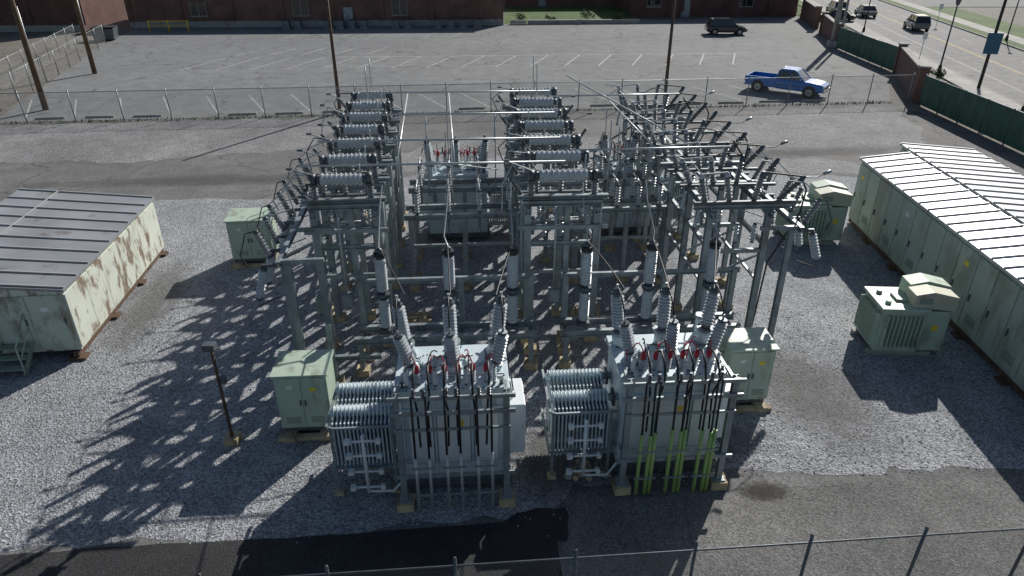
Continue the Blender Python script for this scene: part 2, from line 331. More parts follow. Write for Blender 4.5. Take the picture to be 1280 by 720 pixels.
# ---------------------------------------------------------------- transformers
def transformer(loc,rz,conduit):
    e=empty('power_transformer',loc,rz)
    mb=MB()
    x0,x1,y0,y1=-1.15,1.15,.5,2.1
    mb.bb(x0,x1,y0,y1,.35,2.68,TANK)
    mb.bb(x0-.07,x1+.07,y0-.07,y1+.07,2.682,2.80,TANK)
    mb.bb(x0-.1,x1+.1,y0-.1,y1+.1,.18,.35,STEELD)
    for z in(.75,2.25): mb.bb(x0-.05,x1+.05,y0-.06,y0-.002,z,z+.07,TANK); 
    for x in(-1.1,-.4,.4,1.1): mb.bb(x-.03,x+.03,y0-.05,y0-.003,.36,2.66,TANK)
    mb.bb(x1,x1+.42,.75,1.75,.75,2.1,WHITE); mb.bb(x1+.42,x1+.44,.8,1.22,.8,2.05,WHITE); mb.bb(x1+.42,x1+.44,1.27,1.7,.8,2.05,WHITE)
    mb.bb(x1+.03,x1+.39,.73,.748,.8,2.05,WHITE); mb.bb(x1+.42,x1+.45,1.1,1.3,.9,1.1,STEELD)
    mb.bb(-.95,-.45,.42,.44,.85,2.15,WHITE); mb.bb(-.35,.35,.42,.44,.85,2.15,WHITE); mb.bb(.45,.95,.42,.44,.85,2.15,WHITE)
    mb.bb(-.3,-.12,.405,.42,1.8,2.05,SIGNW); mb.bb(.1,.22,.405,.42,1.85,2.0,SIGNY)
    mb.cyl((-.55,1.45,2.8),(-.55,1.45,2.92),.2,TANK,n=16); mb.cyl((.5,1.5,2.8),(.5,1.5,2.88),.22,TANK,n=16)
    mb.bb(-.2,.2,.95,1.2,2.8,3.0,TANK); mb.box((.85,1.0,2.87),(.2,.26,.14),WHITE); mb.box((-.8,.95,2.86),(.24,.2,.12),STEEL)
    for q in range(12):
        a=q*math.pi/6; mb.cyl((-.55+.17*math.cos(a),1.45+.17*math.sin(a),2.92),(-.55+.17*math.cos(a),1.45+.17*math.sin(a),2.945),.015,STEELD,n=6)
    for q in range(16): mb.cyl((-1.1+q*.147,.47,2.8),(-1.1+q*.147,.47,2.825),.018,STEELD,n=6)
    for x in(-1.05,1.05):
        for y in(.6,2.0): mb.lathe((x,y,2.8),(x,y,2.93),[(0,.05),(.5,.03),(1,.06),(1,0)],STEELD,8)
    mb.tube([(-1.1,.9,2.85),(-.4,.95,2.86),(.3,.85,2.86),(1.1,.9,2.85),(1.25,.9,2.6),(1.3,1.0,2.1)],.025,PIPE)
    mb.tube([(-1.1,1.6,2.84),(-.2,1.65,2.84),(1.2,1.5,2.84),(1.3,1.4,2.5),(1.35,1.3,2.1)],.02,STEELD)
    mb.tube([(0,1.1,3.0),(.1,1.25,3.1),(.45,1.5,2.95)],.03,TANK)
    mb.bb(-.8,.8,2.1,2.4,1.6,2.6,TANK); mb.cyl((1.0,2.2,1.2),(1.0,2.2,3.2),.09,TANK,n=12); mb.cyl((1.0,2.2,3.2),(1.0,2.2,3.28),.13,STEEL,n=12)
    mb.bb(.62,.74,.425,.44,2.34,2.62,SIGNW)
    mb.obj('tank',e,bevel=.008)
    mb=MB()
    for by in(.55,1.38):
        for k in range(15):
            x=-1.40-k*.086
            mb.bb(x-.016,x+.016,by+.02,by+.72,.62,1.93,TANK)
            mb.lathe((x-.016,by+.37,1.95),(x+.016,by+.37,1.95),[(0,.06),(0,.17),(1,.17),(1,.06)],TANK,14)
        mb.cyl((-1.15,by+.37,1.95),(-2.7,by+.37,1.95),.085,TANK,n=12); mb.cyl((-1.15,by+.37,.58),(-2.7,by+.37,.58),.08,TANK,n=12)
        mb.box((-1.25,by+.37,1.95),(.06,.3,.3),STEELD)
    mb.beam((-2.72,.5,1.9),(-2.72,2.15,1.9),.05,.05,STEEL); mb.beam((-2.72,.5,.75),(-2.72,2.15,.75),.05,.05,STEEL)
    mb.beam((-2.7,.5,1.86),(-1.2,.5,1.86),.05,.05,STEEL); mb.beam((-2.7,.5,.75),(-1.2,.5,.75),.05,.05,STEEL)
    for x in(-2.65,-1.35): mb.beam((x,.52,.05),(x,.52,1.9),.06,.06,STEEL); mb.box((x,.52,.04),(.2,.2,.08),FOOT)
    mb.cyl((-1.95,.3,.2),(-1.95,.3,1.8),.04,WHITE,n=8)
    for z in(.35,.8,1.25,1.65):
        mb.cyl((-2.3,.3,z),(-1.62,.3,z),.028,WHITE,n=8); mb.box((-2.28,.3,z),(.12,.12,.1),WHITE); mb.cyl((-1.62,.24,z),(-1.62,.36,z),.06,WHITE,n=10); mb.cyl((-1.95,.3,z),(-1.95,.55,z),.025,WHITE,n=8)
    mb.tube([(-1.95,.3,.22),(-1.4,.3,.2),(-1.15,.45,.4)],.03,WHITE)
    mb.obj('radiator_bank',e)
    mb=MB()
    for i,x in enumerate((-.95,0,.95)):
        tx=x*.08+random.uniform(-.02,.02)
        b0=V((x,1.75,2.8)); b1=V((x+tx,1.82,3.1)); 
        mb.cyl(b0,b1,.19,TANK,r1=.17,n=14); mb.cyl(b1,b1+V((0,0,.05)),.21,STEEL,n=14)
        b2=b1+V((tx*1.4,.10,1.0)); mb.ins(b1+V((0,0,.05)),b2,.16,PORC,10,12); mb.cyl(b2,b2+V((0,0,.2)),.03,PIPE)
        mb.lathe(b2,b2+V((0,0,.1)),[(0,.09),(.7,.09),(1,0)],STEELD,10)
        c0=V((x*.93+.05,1.22,2.8)); c1=c0+V((tx*.6,-.02,.15)); mb.cyl(c0,c1,.16,TANK,r1=.14,n=12)
        c2=c1+V((tx*2.4-.03,.0,.78)); mb.ins(c1,c2,.15,PORC,8,12); mb.cyl(c2,c2+V((0,0,.12)),.025,PIPE)
        mb.arc(b2+V((0,0,.15)),c2+V((0,0,.1)),(0,-.1,.2),.018,BLACK)
        for k in(-.14,.14):
            d0=V((x*.62+k,.72,2.8)); d1=d0+V((0,-.06,.34)); mb.ins(d0,d1,.07,PORC,4,8)
            mb.lathe(d1,d1+V((0,-.03,.2)),[(0,.055),(.6,.06),(1,.02),(1,0)],RED,8)
            j=random.uniform(-.04,.04)
            mb.tube([d1+V((0,-.03,.18)),d1+V((j,-.28,.34+j)),d1+V((k*.1+j,-.58,.2)),d1+V((k*.1,-.74,-.1)),V((x*.62+k*.75+j,.02,2.6)),V((x*.62+k*.75,-.03,1.7))],.024,BLACK,6)
            mb.arc(d1+V((0,-.02,.15)),d1+V((k*1.1,.35,.05)),(j,0,.35),.014,RED,5)
    for x in(-.95,-.35,.3,.9): 
        mb.ins((x,.60,2.82),(x,.54,3.3),.055,WHITE,6,8); mb.arc((x,.54,3.3),(x+.15,.75,3.1),(.1,0,.2),.01,BLACK,5)
    for k in range(5):
        x=-1+k*.45; mb.arc((x,1.0,2.85),(x+random.uniform(-.2,.3),1.3,3.2),(random.uniform(-.1,.1),.1,.4),.014,RED if k%3==0 else BLACK,5)
    mb.obj('bushings',e)
    mb=MB()
    for x in(-1.12,1.12):
        mb.hb((x,0,.22),(x,0,3.05),.13,.13,STEEL,.018); mb.box((x,0,.11),(.36,.36,.22),FOOT,rz=random.uniform(-.1,.1)); mb.box((x,0,.235),(.25,.25,.025),STEEL)
        mb.beam((x,0,2.9),(x,.55,2.9),.07,.07,STEEL)
        mb.beam((x,0.06,.95),(x,.5,.95),.05,.05,STEEL)
    for z in(3.0,2.62,.95,): mb.beam((-1.3,-.09,z),(1.3,-.09,z),.045,.09,STEEL)
    mb.beam((-1.2,-.09,2.2),(1.2,-.09,2.2),.035,.06,STEEL)
    for g in(-.66,0,.66):
        for k in(-.15,-.06,.05,.14):
            if conduit is None and abs(k)<.1: continue
            if conduit is not None and k==-.06: continue
            j=random.uniform(-.01,.01)
            mb.cyl((g+k+j,-.15,.02),(g+k,-.15,(1.75 if conduit else 1.55)+j*8),.045 if conduit else .035,conduit or PIPE,n=8)
            mb.cyl((g+k,-.15,1.5),(g+k+j,-.1,3.05),.024,BLACK,n=6)
        mb.ins((g-.1,-.1,3.02),(g-.1,-.1,3.25),.05,PORCD,3,8); mb.ins((g+.1,-.1,3.02),(g+.1,-.1,3.25),.05,PORCD,3,8)
        mb.box((g,-.2,1.25),(.5,.03,.04),STEEL); mb.box((g,-.2,.5),(.5,.03,.04),STEEL)
    mb.obj('cable_support_frame',e)
    return e
transformer((-1.23,11.37,0),R(4),None)
transformer((3.6,11.88,0),R(4),YG)
transformer((-2.3,27.8,0),R(184.5),None)
transformer((4.6,28.4,0),R(184.5),None)
# ---------------------------------------------------------------- racks
def footing(mb,x,y,s=.36): mb.box((x,y,.1),(s+random.uniform(-.04,.06),s,.2),FOOT,rz=random.uniform(-.15,.15))
def rack(loc,rz,hw,L,side):
    e=empty('switch_rack',loc,rz); mb=MB(); H=4.45
    vs=[0,1.6,L*.36,L*.52,L*.7,L*.86,L]
    for v in vs:
        for u in(-hw,hw):
            mb.hb((u,v,.2),(u,v,H),.2,.2,STEEL,.03); footing(mb,u,v)
            mb.beam((u,v,H-.7),(u*.45,v,H-.05),.06,.06,STEEL)
        mb.hb((-hw-.15,v,H+.08),(hw+.15,v,H+.08),.16,.16,STEEL)
        mb.hb((-hw,v,3.3),(hw,v,3.3),.12,.14,STEEL)
    for v in(0,1.6,L*.52): 
        mb.hb((hw*.15,v+.05,.2),(hw*.15,v+.05,H),.16,.16,STEEL); footing(mb,hw*.15,v+.05)
    for u in(-hw,hw):
        mb.hb((u,-.2,H-.12),(u,L+.2,H-.12),.14,.2,STEEL); mb.hb((u,-.1,3.15),(u,L+.1,3.15),.1,.14,STEEL); mb.beam((u,0,1.9),(u,L,1.9),.08,.08,STEEL)
        for a,b in zip(vs[:-1],vs[1:]):
            if random.random()<.6: mb.beam((u+.03,a,2.0),(u+.03,b,3.1),.05,.05,STEEL)
    mb.beam((-hw,0,2.4),(hw,0,2.4),.08,.1,STEEL); mb.beam((-hw-.3,-.14,3.85),(hw+.3,-.14,3.85),.08,.12,STEEL)
    for v in(0,L*.36,L*.7):
        mb.box((-hw-.22,v+.2,1.4),(.2,.35,.5),GREEND); mb.cyl((-hw-.16,v+.2,1.6),(-hw-.16,v+.2,4.6),.025,PIPE,n=6)
        mb.cyl((hw+.17,v+.3,.8),(hw+.17,v+.3,4.7),.025,PIPE,n=6)
    mb.box((-.2,-.16,1.7),(.3,.22,.4),STEEL); mb.cyl((-.2,-.16,1.9),(-.2,-.16,4.4),.03,PIPE,n=6)
    mb.obj('steel_frame',e)
    mb=MB(); n=7
    for i in range(n):
        v=.15+i*(L-.3)/(n-1)
        mb.hb((-hw-.3,v-.1,H+.24),(hw+.3,v-.1,H+.24),.14,.12,STEEL)
        for u in(-hw+.1,hw-.1):
            mb.ins((u,v-.1,H+.3),(u,v-.1,H+.66),.11,PORCB,4,10)
            mb.box((u,v-.1,H+.70),(.2,.22,.07),STEELD)
        zz=H+.86; jx=random.uniform(-.06,.06)
        mb.ins((-hw+.18+jx,v-.1,zz),(hw-.18+jx,v-.1,zz+random.uniform(-.03,.03)),.18,PORC,9,14,core=.8)
        for u in(-hw+.1,hw-.1): mb.cyl((u-.07,v-.1,zz),(u+.07,v-.1,zz),.15,STEELD,n=12)
        for u in(0,hw*.7,-hw*.7): mb.ins((u,v+.45,H+.2),(u+random.uniform(-.03,.03),v+.45,H+.75),.08,PORCB,5,8)
        mb.beam((-hw-.2,v+.45,H+.19),(hw+.2,v+.45,H+.19),.12,.06,STEELD)
        mb.cyl((-hw*.9,v+.45,H+.8),(hw*.9,v+.45,H+.84),.03,BLACK,n=6)
        for u in(-hw*.55,hw*.55): mb.ins((u,v-.1,H+.0),(u,v-.1,H-.55),.075,PORCB,5,8)
        for u in(-hw*.8,hw*.8): mb.ins((u,v+.4,3.9),(u,v+.4,3.35),.075,PORCB,5,8)
        for u in(-hw*.5,0,hw*.5):
            if random.random()<.8: mb.ins((u,v,3.4),(u,v,3.95),.07,PORC,5,8)
        mb.cyl((-hw*.6,v,4.0),(hw*.6,v+.05,4.0),.022,PIPE,n=6)
        s=side if side else random.choice((-1,1))
        j=random.uniform(-.25,.25)
        mb.ins((s*(hw+.15),v,H+.25),(s*(hw+.45),v,H+.7),.07,PORCD,5,8)
        mb.tube([(s*hw*.8,v-.1,zz+.1),(s*(hw+.5+j*.5),v-.05+j,zz+.3+j*.4)],.018,PIPE)
        mb.box((s*(hw+.5+j*.5),v-.05+j,zz+.3+j*.4),(.16,.06,.06),STEELD)
        if i%2==0: mb.tube([(s*hw*.8,v,zz+.1),(s*(hw+.4),v+.1,zz+.12+j),(s*(hw+.7),v+.1,zz-.3),(s*(hw+.55+j),v+.1,zz-1.1)],.02,BLACK if i%4 else PIPE)
        mb.cyl((-s*hw*.6,v-.1,zz+.1),(-s*hw*.6,v-.1,zz+.4+j),.02,PIPE,n=6)
        mb.arc((hw*.7,v+.45,H+.78),(hw-.1,v-.1,zz+.12),(.15,0,.25+j*.3),.014,BLACK,5)
        mb.arc((-hw*.7,v+.45,H+.78),(-hw+.1,v+1.2,zz+.05),(-.1,0,.2+j*.3),.014,BLACK,5)
        if i in(5,6,): mb.cyl((0,v,zz),(0,v,zz+1.4),.02,PIPE,n=6)
    mb.obj('disconnect_switches',e)
    return e
rack((-4.62,17.9,0),R(5.5),.85,10.4,-1)
rack((1.42,18.2,0),R(3),.98,10.8,0)
def rack_right(loc,rz):
    e=empty('switch_rack',loc,rz); mb=MB(); H=4.3; L=11.5; hw=.85
    for k in range(7):
        v=k*L/6
        for u in(-hw,hw):
            mb.hb((u,v,.2),(u,v,H),.17,.17,STEEL,.025); footing(mb,u,v)
        mb.hb((-hw-.5,v,H+.08),(hw+.6,v,H+.08),.14,.14,STEEL); mb.beam((-hw,v,3.0),(hw,v,3.0),.1,.12,STEEL)
        mb.beam((-hw,v,2.1),(hw,v,2.9),.05,.05,STEEL)
    for u in(-hw,hw):
        mb.hb((u,-.3,H-.1),(u,L+.3,H-.1),.12,.18,STEEL); mb.beam((u,0,3.2),(u,L,3.2),.1,.12,STEEL); mb.beam((u,0,2.0),(u,L,2.0),.07,.07,STEEL)
    mb.obj('steel_frame',e)
    mb=MB()
    for k in range(9):
        v=.0+k*L/8
        mb.beam((-hw-.5,v,H+.2),(hw+.7,v,H+.2),.1,.08,STEELD)
        tops=[]
        for u,t in((-1.05,-.25),(-.35,-.1),(.35,.15),(1.05,.45)):
            t+=random.uniform(-.08,.08)
            a=V((u,v,H+.25)); b=a+V((t,random.uniform(-.06,.06),.75-abs(t)*.3)); mb.ins(a,b,.105,PORCB if u<.5 else PORCD,6,9); tops.append(b)
            mb.lathe(b,b+V((t*.15,0,.12)),[(0,.08),(1,.05),(1,0)],PIPE if u<0 else STEELD,8)
        mb.tube([tops[0]+V((0,0,.1)),tops[1]+V((0,0,.12))],.025,PIPE)
        if k in(1,5): mb.tube([tops[2]+V((0,0,.1)),tops[2]+V((-.35,0,.55))],.025,BLACK)
        else: mb.tube([tops[2]+V((0,0,.1)),tops[3]+V((0,0,.1))],.025,BLACK)
        if k in(0,2,4,7):
            mb.tube([tops[3]+V((0,0,.08)),tops[3]+V((.4,0,.05)),tops[3]+V((.7,.1,.15))],.02,PIPE); mb.cyl(tops[3]+V((.65,.1,.12)),tops[3]+V((.85,.12,.2)),.045,STEEL,n=8)
        if k in(0,3,6): mb.tube([tops[3]+V((0,0,.05)),tops[3]+V((.2,0,-.3)),tops[3]+V((.15,0,-1.0)),V((hw+.22,v,2.6)),V((hw+.12,v,.4))],.026,BLACK)
        j=random.uniform(-.15,.2)
        if k%2: mb.arc(tops[1]+V((0,0,.1)),tops[2]+V((0,0,.1)),(0,0,.25+j),.018,BLACK)
        mb.tube([tops[0]+V((0,0,.1)),tops[0]+V((-.25,.1,.2+j)),tops[0]+V((-.5,.1,.1))],.018,PIPE)
        z=3.25
        mb.ins((-hw+.3,v,z),(-hw+.3,v,z+.6),.07,PORCB,5,8); mb.ins((hw-.35,v,z),(hw-.35,v,z+.6),.08,PORC,5,8); mb.ins((0,v,z),(0,v+.05,z+.6),.08,PORC,5,8)
        mb.ins((-hw-.2,v+.3,H),(-hw-.3,v+.3,H-.7),.08,PORC,6,8)
    mb.obj('disconnect_switches',e)
rack_right((6.45,18.3,0),R(3.5))
def arrester_bank(loc,rz,s):
    e=empty('surge_arrester_bank',loc,rz); mb=MB()
    mb.hb((0,-2.2,3.95),(0,4.4,3.95),.12,.16,STEEL)
    for v in(-2.,0,2.2,4.2): mb.beam((0,v,3.95),(-s*1.1,v,3.95),.1,.1,STEEL)
    for v in(-2.,2.2): mb.hb((-s*.2,v,.24),(-s*.2,v,3.9),.15,.15,STEEL); footing(mb,-s*.2,v)
    for k,v in enumerate((-2.0,-1.1,-.2,.8,1.8,2.9,4.0)):
        mb.beam((0,v,3.85),(s*.45,v,3.85),.06,.08,STEELD)
        b=V((s*.4,v,3.8)); j=random.uniform(-.1,.15)
        if k%3!=2:
            mb.ins(b,b+V((s*(.22+j),0,-.9)),.125,PORC,8,11); mb.tube([b+V((s*(.22+j),0,-.9)),b+V((s*.35,.1,-1.15)),b+V((-s*.2,.3,-1.0))],.016,BLACK)
        mb.ins(b+V((-.1*s,.35,.1)),b+V((s*(.12+j),.35,.85)),.1,PORCB,7,10)
        if k%2==0: mb.tube([b+V((s*(.12+j),.35,.85)),b+V((s*.4,.3,.8)),b+V((s*.55,.1,.3)),b+V((s*.4,.0,.05))],.016,BLACK)
        mb.tube([b+V((s*(.12+j),.35,.85)),b+V((-s*.3,.35,1.2+j)),b+V((-s*.8,.35,1.4))],.016,PIPE)
    mb.obj('bracket_and_arresters',e)
arrester_bank((-6.0,17.6,0),R(5),-1)
arrester_bank((7.85,19.8,0),R(4),1)
# ---------------------------------------------------------------- front support frame with six tall insulator columns
cols=[-3.55,-1.72,.02,2.05,3.85,5.6]
e=empty('insulator_support_frame',(0,0,0)); mb=MB()
def fy(x,y=17.0): return y+x*.07
for a,b in((-4.4,.7),(1.4,6.6)):
    for dy in(-.3,.35):
        mb.hb((a,fy(a)+dy,1.1),(b,fy(b)+dy,1.1),.14,.2,STEEL)
    mb.hb((a,fy(a)+.5,2.55),(b,fy(b)+.5,2.55),.1,.14,STEEL)
    for x in(a+.15,(a+b)/2+.4,b-.15):
        for dy in(-.3,.5): mb.hb((x,fy(x)+dy,.2),(x,fy(x)+dy,1.0 if dy<0 else 2.6),.14,.14,STEEL); footing(mb,x,fy(x)+dy)
        mb.beam((x,fy(x)-.3,.9),(x,fy(x)+.5,.9),.08,.08,STEEL)
mb.hb((-6.2,fy(-6.2,16.2),.9),(-3.6,fy(-3.6,16.2),.9),.12,.14,STEEL)
for x in(-5.8,-4.9): mb.hb((x,fy(x,16.2),.2),(x,fy(x,16.2),3.9 if x<-5 else 2.),.15,.15,STEEL); footing(mb,x,fy(x,16.2))
mb.obj('steel_frame',e)
for x in cols:
    mb=MB()
    mb.box((0,0,1.26),(.34,.34,.12),STEELD)
    mb.ins((0,0,1.3),(0,0,2.35),.155,PORC,14,14,core=.85); mb.cyl((0,0,2.33),(0,0,2.46),.19,STEELD,n=14)
    mb.ins((0,0,2.44),(0,0,3.6),.165,PORC,16,14,core=.86); mb.cyl((0,0,3.58),(0,0,3.68),.16,BLACK,n=14); mb.lathe((0,0,3.68),(0,0,3.80),[(0,.1),(.5,.1),(1,.03),(1,0)],STEELD,12)
    mb.tube([(0,0,3.8),(random.uniform(-.1,.1),.3,3.95),(0,1.0,4.6),(.05,1.5,5.0)],.022,PIPE)
    mb.obj('insulator_column',loc=(x,fy(x),0),rz=R(4))
mb=MB()
for i,x in enumerate(cols):
    base=(-1.35 if i<3 else 3.5)
    q=V((base+(-1.0,0,1.0)[i%3],13.3+(.3 if i>2 else 0),4.25)); p=V((x,fy(x),3.8))
    mb.arc(p,q,(0,0,.15),.018,BLACK,6,10)
def yb(x,y): return y+(x+4.5)*.08
for y,z in((18.4,5.5),(20.8,5.5),(24.0,5.5),(27.5,5.5)):
    mb.cyl((-5.9,yb(-5.9,y),z+.05),(1.5,yb(1.5,y),z),.032,PIPE,n=8)
for y,z in((19.6,5.45),(26.8,5.45)):
    mb.cyl((1.5,yb(1.5,y),z),(6.6,yb(6.6,y),z),.032,PIPE,n=8)
for x in(-3.2,-1.6): mb.cyl((x,yb(x,18.4),5.5),(x-.9,yb(x,27.5),5.5),.024,PIPE,n=8)
for x in(4.3,): mb.cyl((x,yb(x,19.6),5.45),(x-.7,yb(x,26.8),5.45),.024,PIPE,n=8)
for x,y in((-1.9,21.0),(-3.0,23.9),(-.6,24.2),(3.4,23.5),(4.8,23.5)):
    mb.cyl((x,y,2.6),(x,y,5.5),.022,PIPE,n=6)
mb.cyl((2.2,28.5,6.0),(5.7,21.5,5.2),.03,PIPE,n=8)
mb.cyl((-2.4,19.2,5.4),(-.5,23.0,3.9),.022,PIPE,n=8)
mb.obj('overhead_bus_pipes')
for (a,b,y) in((-3.4,.2,21.6),(-3.6,.1,24.2),(2.6,5.3,22.2),(2.5,5.2,24.8)):
    e=empty('switch_support_frame',((a+b)/2,y,0),R(4.5)); mb=MB(); w=(b-a)/2
    for x in(-w,0,w): mb.hb((x,0,.2),(x,0,2.7),.15,.15,STEEL); footing(mb,x,0)
    for x in(-w,w): mb.hb((x,.9,.2),(x,.9,2.7),.15,.15,STEEL); footing(mb,x,.9); mb.beam((x,0,2.7),(x,.9,2.7),.1,.1,STEEL)
    mb.hb((-w-.2,0,2.75),(w+.2,0,2.75),.14,.18,STEEL); mb.hb((-w-.2,.9,2.75),(w+.2,.9,2.75),.14,.18,STEEL); mb.beam((-w,0,1.7),(w,0,1.7),.08,.1,STEEL)
    for k in range(4):
        x=-w+.25+k*(2*w-.5)/3
        mb.ins((x,0,2.85),(x,0,3.65),.09,PORC,7,10); mb.ins((x,.9,2.85),(x,.9,3.65),.09,PORC,7,10); mb.cyl((x,-.1,3.7),(x,1.0,3.7),.03,PIPE,n=6)
        mb.ins((x,0,2.65),(x,0,2.1),.07,PORCB,5,8)
        if k%2: mb.cyl((x,.45,3.7),(x,.45,5.5),.018,PIPE,n=5)
        mb.tube([(x,1.0,3.7),(x+.1,1.5,3.9),(x,2.2,3.6)],.016,BLACK)
    mb.obj('frame_and_insulators',e)
# ---------------------------------------------------------------- cabinets
def cabinet(loc,rz,w=1.25,d=.95,h=1.55):
    mb=MB()
    for x in(-w*.36,w*.36): mb.box((x,-.05,.07),(.3,d+.35,.14),FOOT); 
    mb.box((0,-d/2-.1,.05),(w+.2,.18,.1),FOOT)
    mb.bb(-w/2+.04,w/2-.04,-d/2+.05,d/2-.05,.14,.28,STEELD)
    z=.28; mb.bb(-w/2,w/2,-d/2,d/2,z,z+h,GREEN)
    mb.loft([[(-w/2-.05,-d/2-.06,z+h),(w/2+.05,-d/2-.06,z+h),(w/2+.05,-d/2-.06,z+h+.05),(-w/2-.05,-d/2-.06,z+h+.05)],[(-w/2-.05,d/2+.06,z+h),(w/2+.05,d/2+.06,z+h),(w/2+.05,d/2+.06,z+h+.09),(-w/2-.05,d/2+.06,z+h+.09)]],GREEN)
    for sx in(-1,1):
        mb.box((sx*w*.24,-d/2-.012,z+h/2),(w*.45,.024,h*.93),GREEN)
        mb.box((sx*.06,-d/2-.04,z+h*.5),(.03,.04,.16),STEELD)
        for k in range(4): mb.box((sx*w*.24,-d/2-.03,z+.18+k*.05),(w*.28,.015,.018),GREEND)
    for k in range(4): mb.box((sx*w/2+.01,0,z+.2+k*.05),(.015,d*.4,.018),GREEND)
    mb.box((w*.22,-d/2-.027,z+h*.75),(.16,.006,.1),SIGNY); mb.box((-w*.22,-d/2-.027,z+h*.8),(.14,.006,.1),SIGNW)
    mb.cyl((-w/2-.06,d*.2,.0),(-w/2-.06,d*.2,1.1),.025,PIPE,n=8)
    mb.obj('electrical_cabinet',loc=loc,rz=rz,bevel=.01)
cabinet((-5.15,14.15,0),R(4))
cabinet((6.15,15.25,0),R(4),1.15,.9)
cabinet((-9.75,24.0,0),R(6),1.5,1.1,1.5)
def padunit(loc,rz,sc_=1.):
    mb=MB()
    for y in(-.6,.6): mb.bb(-1.0,1.0,y-.1,y+.1,0,.14,CONC)
    mb.bb(-.85,.5,-.7,.7,.14,1.65,GREEN); mb.bb(-.92,.57,-.77,.77,1.65,1.73,GREEN)
    for k in range(11):
        y=-.62+k*.124; mb.bb(-1.02,-.852,y-.012,y+.012,.35,1.5,GREEN)
    for k in range(9):
        x=-.7+k*.135; mb.bb(x-.012,x+.012,-.87,-.702,.35,1.5,GREEN)
    for y in(-.35,.35): mb.cyl((-.6,y,1.73),(-.6,y,1.83),.09,GREEN,n=12)
    mb.box((-.1,0,1.77),(.4,.5,.08),GREEN)
    mb.bb(.52,1.3,-.62,.62,.16,1.6,GREEN)
    mb.loft([[(.05,-.62,1.73),(1.38,-.62,1.62),(1.38,-.62,2.1),(.6,-.62,2.27),(.05,-.62,2.15)],[(.05,-.02,1.73),(1.38,-.02,1.62),(1.38,-.02,2.1),(.6,-.02,2.27),(.05,-.02,2.15)]],TAN)
    mb.loft([[(.15,.04,1.73),(1.45,.04,1.62),(1.45,.04,2.15),(.7,.04,2.33),(.15,.04,2.2)],[(.15,.68,1.73),(1.45,.68,1.62),(1.45,.68,2.15),(.7,.68,2.33),(.15,.68,2.2)]],GREEN)
    mb.bb(.2,.6,-.64,-.622,1.85,2.05,GREEND)
    mb.box((.9,-.63,1.0),(.2,.015,.2),SIGNY)
    mb.obj('pad_mounted_transformer',loc=loc,rz=rz,bevel=.012,scale=sc_)
padunit((11.6,18.0,0),R(-3),.92)
padunit((11.9,26.0,0),R(0),.98)
# ---------------------------------------------------------------- enclosure buildings
def enclosure(loc,rz,W,L,h1,h2,wall,roof,seam,doors,seamsp=.75,front=None,plain=False):
    e=empty('switchgear_building',loc,rz); mb=MB(); front=front or wall
    z0=.28
    mb.loft([[(0,0,z0),(W,0,z0),(W,0,h2),(0,0,h1)],[(0,L,z0),(W,L,z0),(W,L,h2),(0,L,h1)]],wall); mb.obj('walls',e)
    mb=MB()
    for x in(.15,W-.15): mb.beam((x,-.1,.16),(x,L+.1,.16),.16,.2,RUST)
    k=0
    while k<=L: 
        mb.box((.1 if k%2 else .15,k,.04),(.5,.35,.08),RUST); mb.box((W-.15,k,.04),(.5,.35,.08),RUST); k+=2.4
    mb.obj('skid_base',e)
    mb=MB(); o=.09; t=.07
    mb.loft([[(-o,-o,h1-.005),(W+o,-o,h2-.005),(W+o,-o,h2+t),(-o,-o,h1+t)],[(-o,L+o,h1-.005),(W+o,L+o,h2-.005),(W+o,L+o,h2+t),(-o,L+o,h1+t)]],roof)
    n=int(L/seamsp)
    for i in range(n+1):
        y=.02+i*(L-.04)/n; mb.beam((-o+.01,y,h1+t+.025),(W+o-.01,y,h2+t+.025),.05,.05,seam)
    if plain:
        mb.beam((W*.28,0,h1*.72+h2*.28+t+.03),(W*.28,L,h1*.72+h2*.28+t+.03),.05,.03,seam)
    mb.obj('roof',e)
    mb=MB()
    for side in doors:
        if side=='x0' or side=='xW':
            X=0 if side=='x0' else W; s=-1 if side=='x0' else 1; hh=(h1 if side=='x0' else h2)
            nd=max(1,int(L/(1.2 if plain else .95))); dw=L/nd
            for i in range(nd):
                y=(i+.5)*dw; mb.box((X+s*.018,y,(z0+hh)/2-.02),(.036,dw-(.02 if plain else .045),hh-z0-.22),wall)
                if plain: continue
                mb.box((X+s*.06,y+dw*.36,1.35),(.04,.04,.22),STEELD)
                if i%2==0:
                    for q in range(5): mb.box((X+s*.045,y,.62+q*.06),(.02,dw*.5,.025),GREEND)
                if i%4==1: mb.box((X+s*.04,y,hh-.6),(.008,.22,.16),SIGNY if i%3 else SIGNW)
        else:
            for a,b in [(.0,W*.46),(W*.46,W*.76),(W*.76,W)]:
                hm=min(h1,h2); mb.box(((a+b)/2,-.018,(z0+hm)/2-.02),(b-a-.06,.036,hm-z0-.2),front); mb.box((b-.15,-.05,1.3),(.04,.04,.2),STEELD)
            mb.box((W*.86,-.045,hm-.55),(.2,.01,.14),SIGNW)
    mb.obj('doors',e)
    return e
enclosure((-17.1,16.75,0),R(6.3),4.4,7.3,2.75,2.25,PEEL,ROOFL,SEAMD,['xW','y0'],.8,PEELF,True)
enclosure((13.72,13.6,0),R(-2.8),1.75,14.0,2.8,3.05,WALLG,ROOFR,SEAM,['x0','y0'],.62)
enclosure((15.72,13.5,0),R(-2.8),2.9,15.1,3.12,2.9,WALLG,ROOFR,SEAM,['x0','y0'],.62)
mb=MB()
for k in range(3): mb.box((0,-.15-.26*k,.62-.2*k),(.8,.26,.04),GREEND)
for x in(-.42,.42):
    mb.beam((x,0,.68),(x,-.85,.02),.04,.14,GREEND); mb.tube([(x,-.8,.05),(x,-.8,.95),(x,0,1.6),(x,0,.6)],.022,GREEN); mb.tube([(x,-.8,.5),(x,0,1.15)],.018,GREEN)
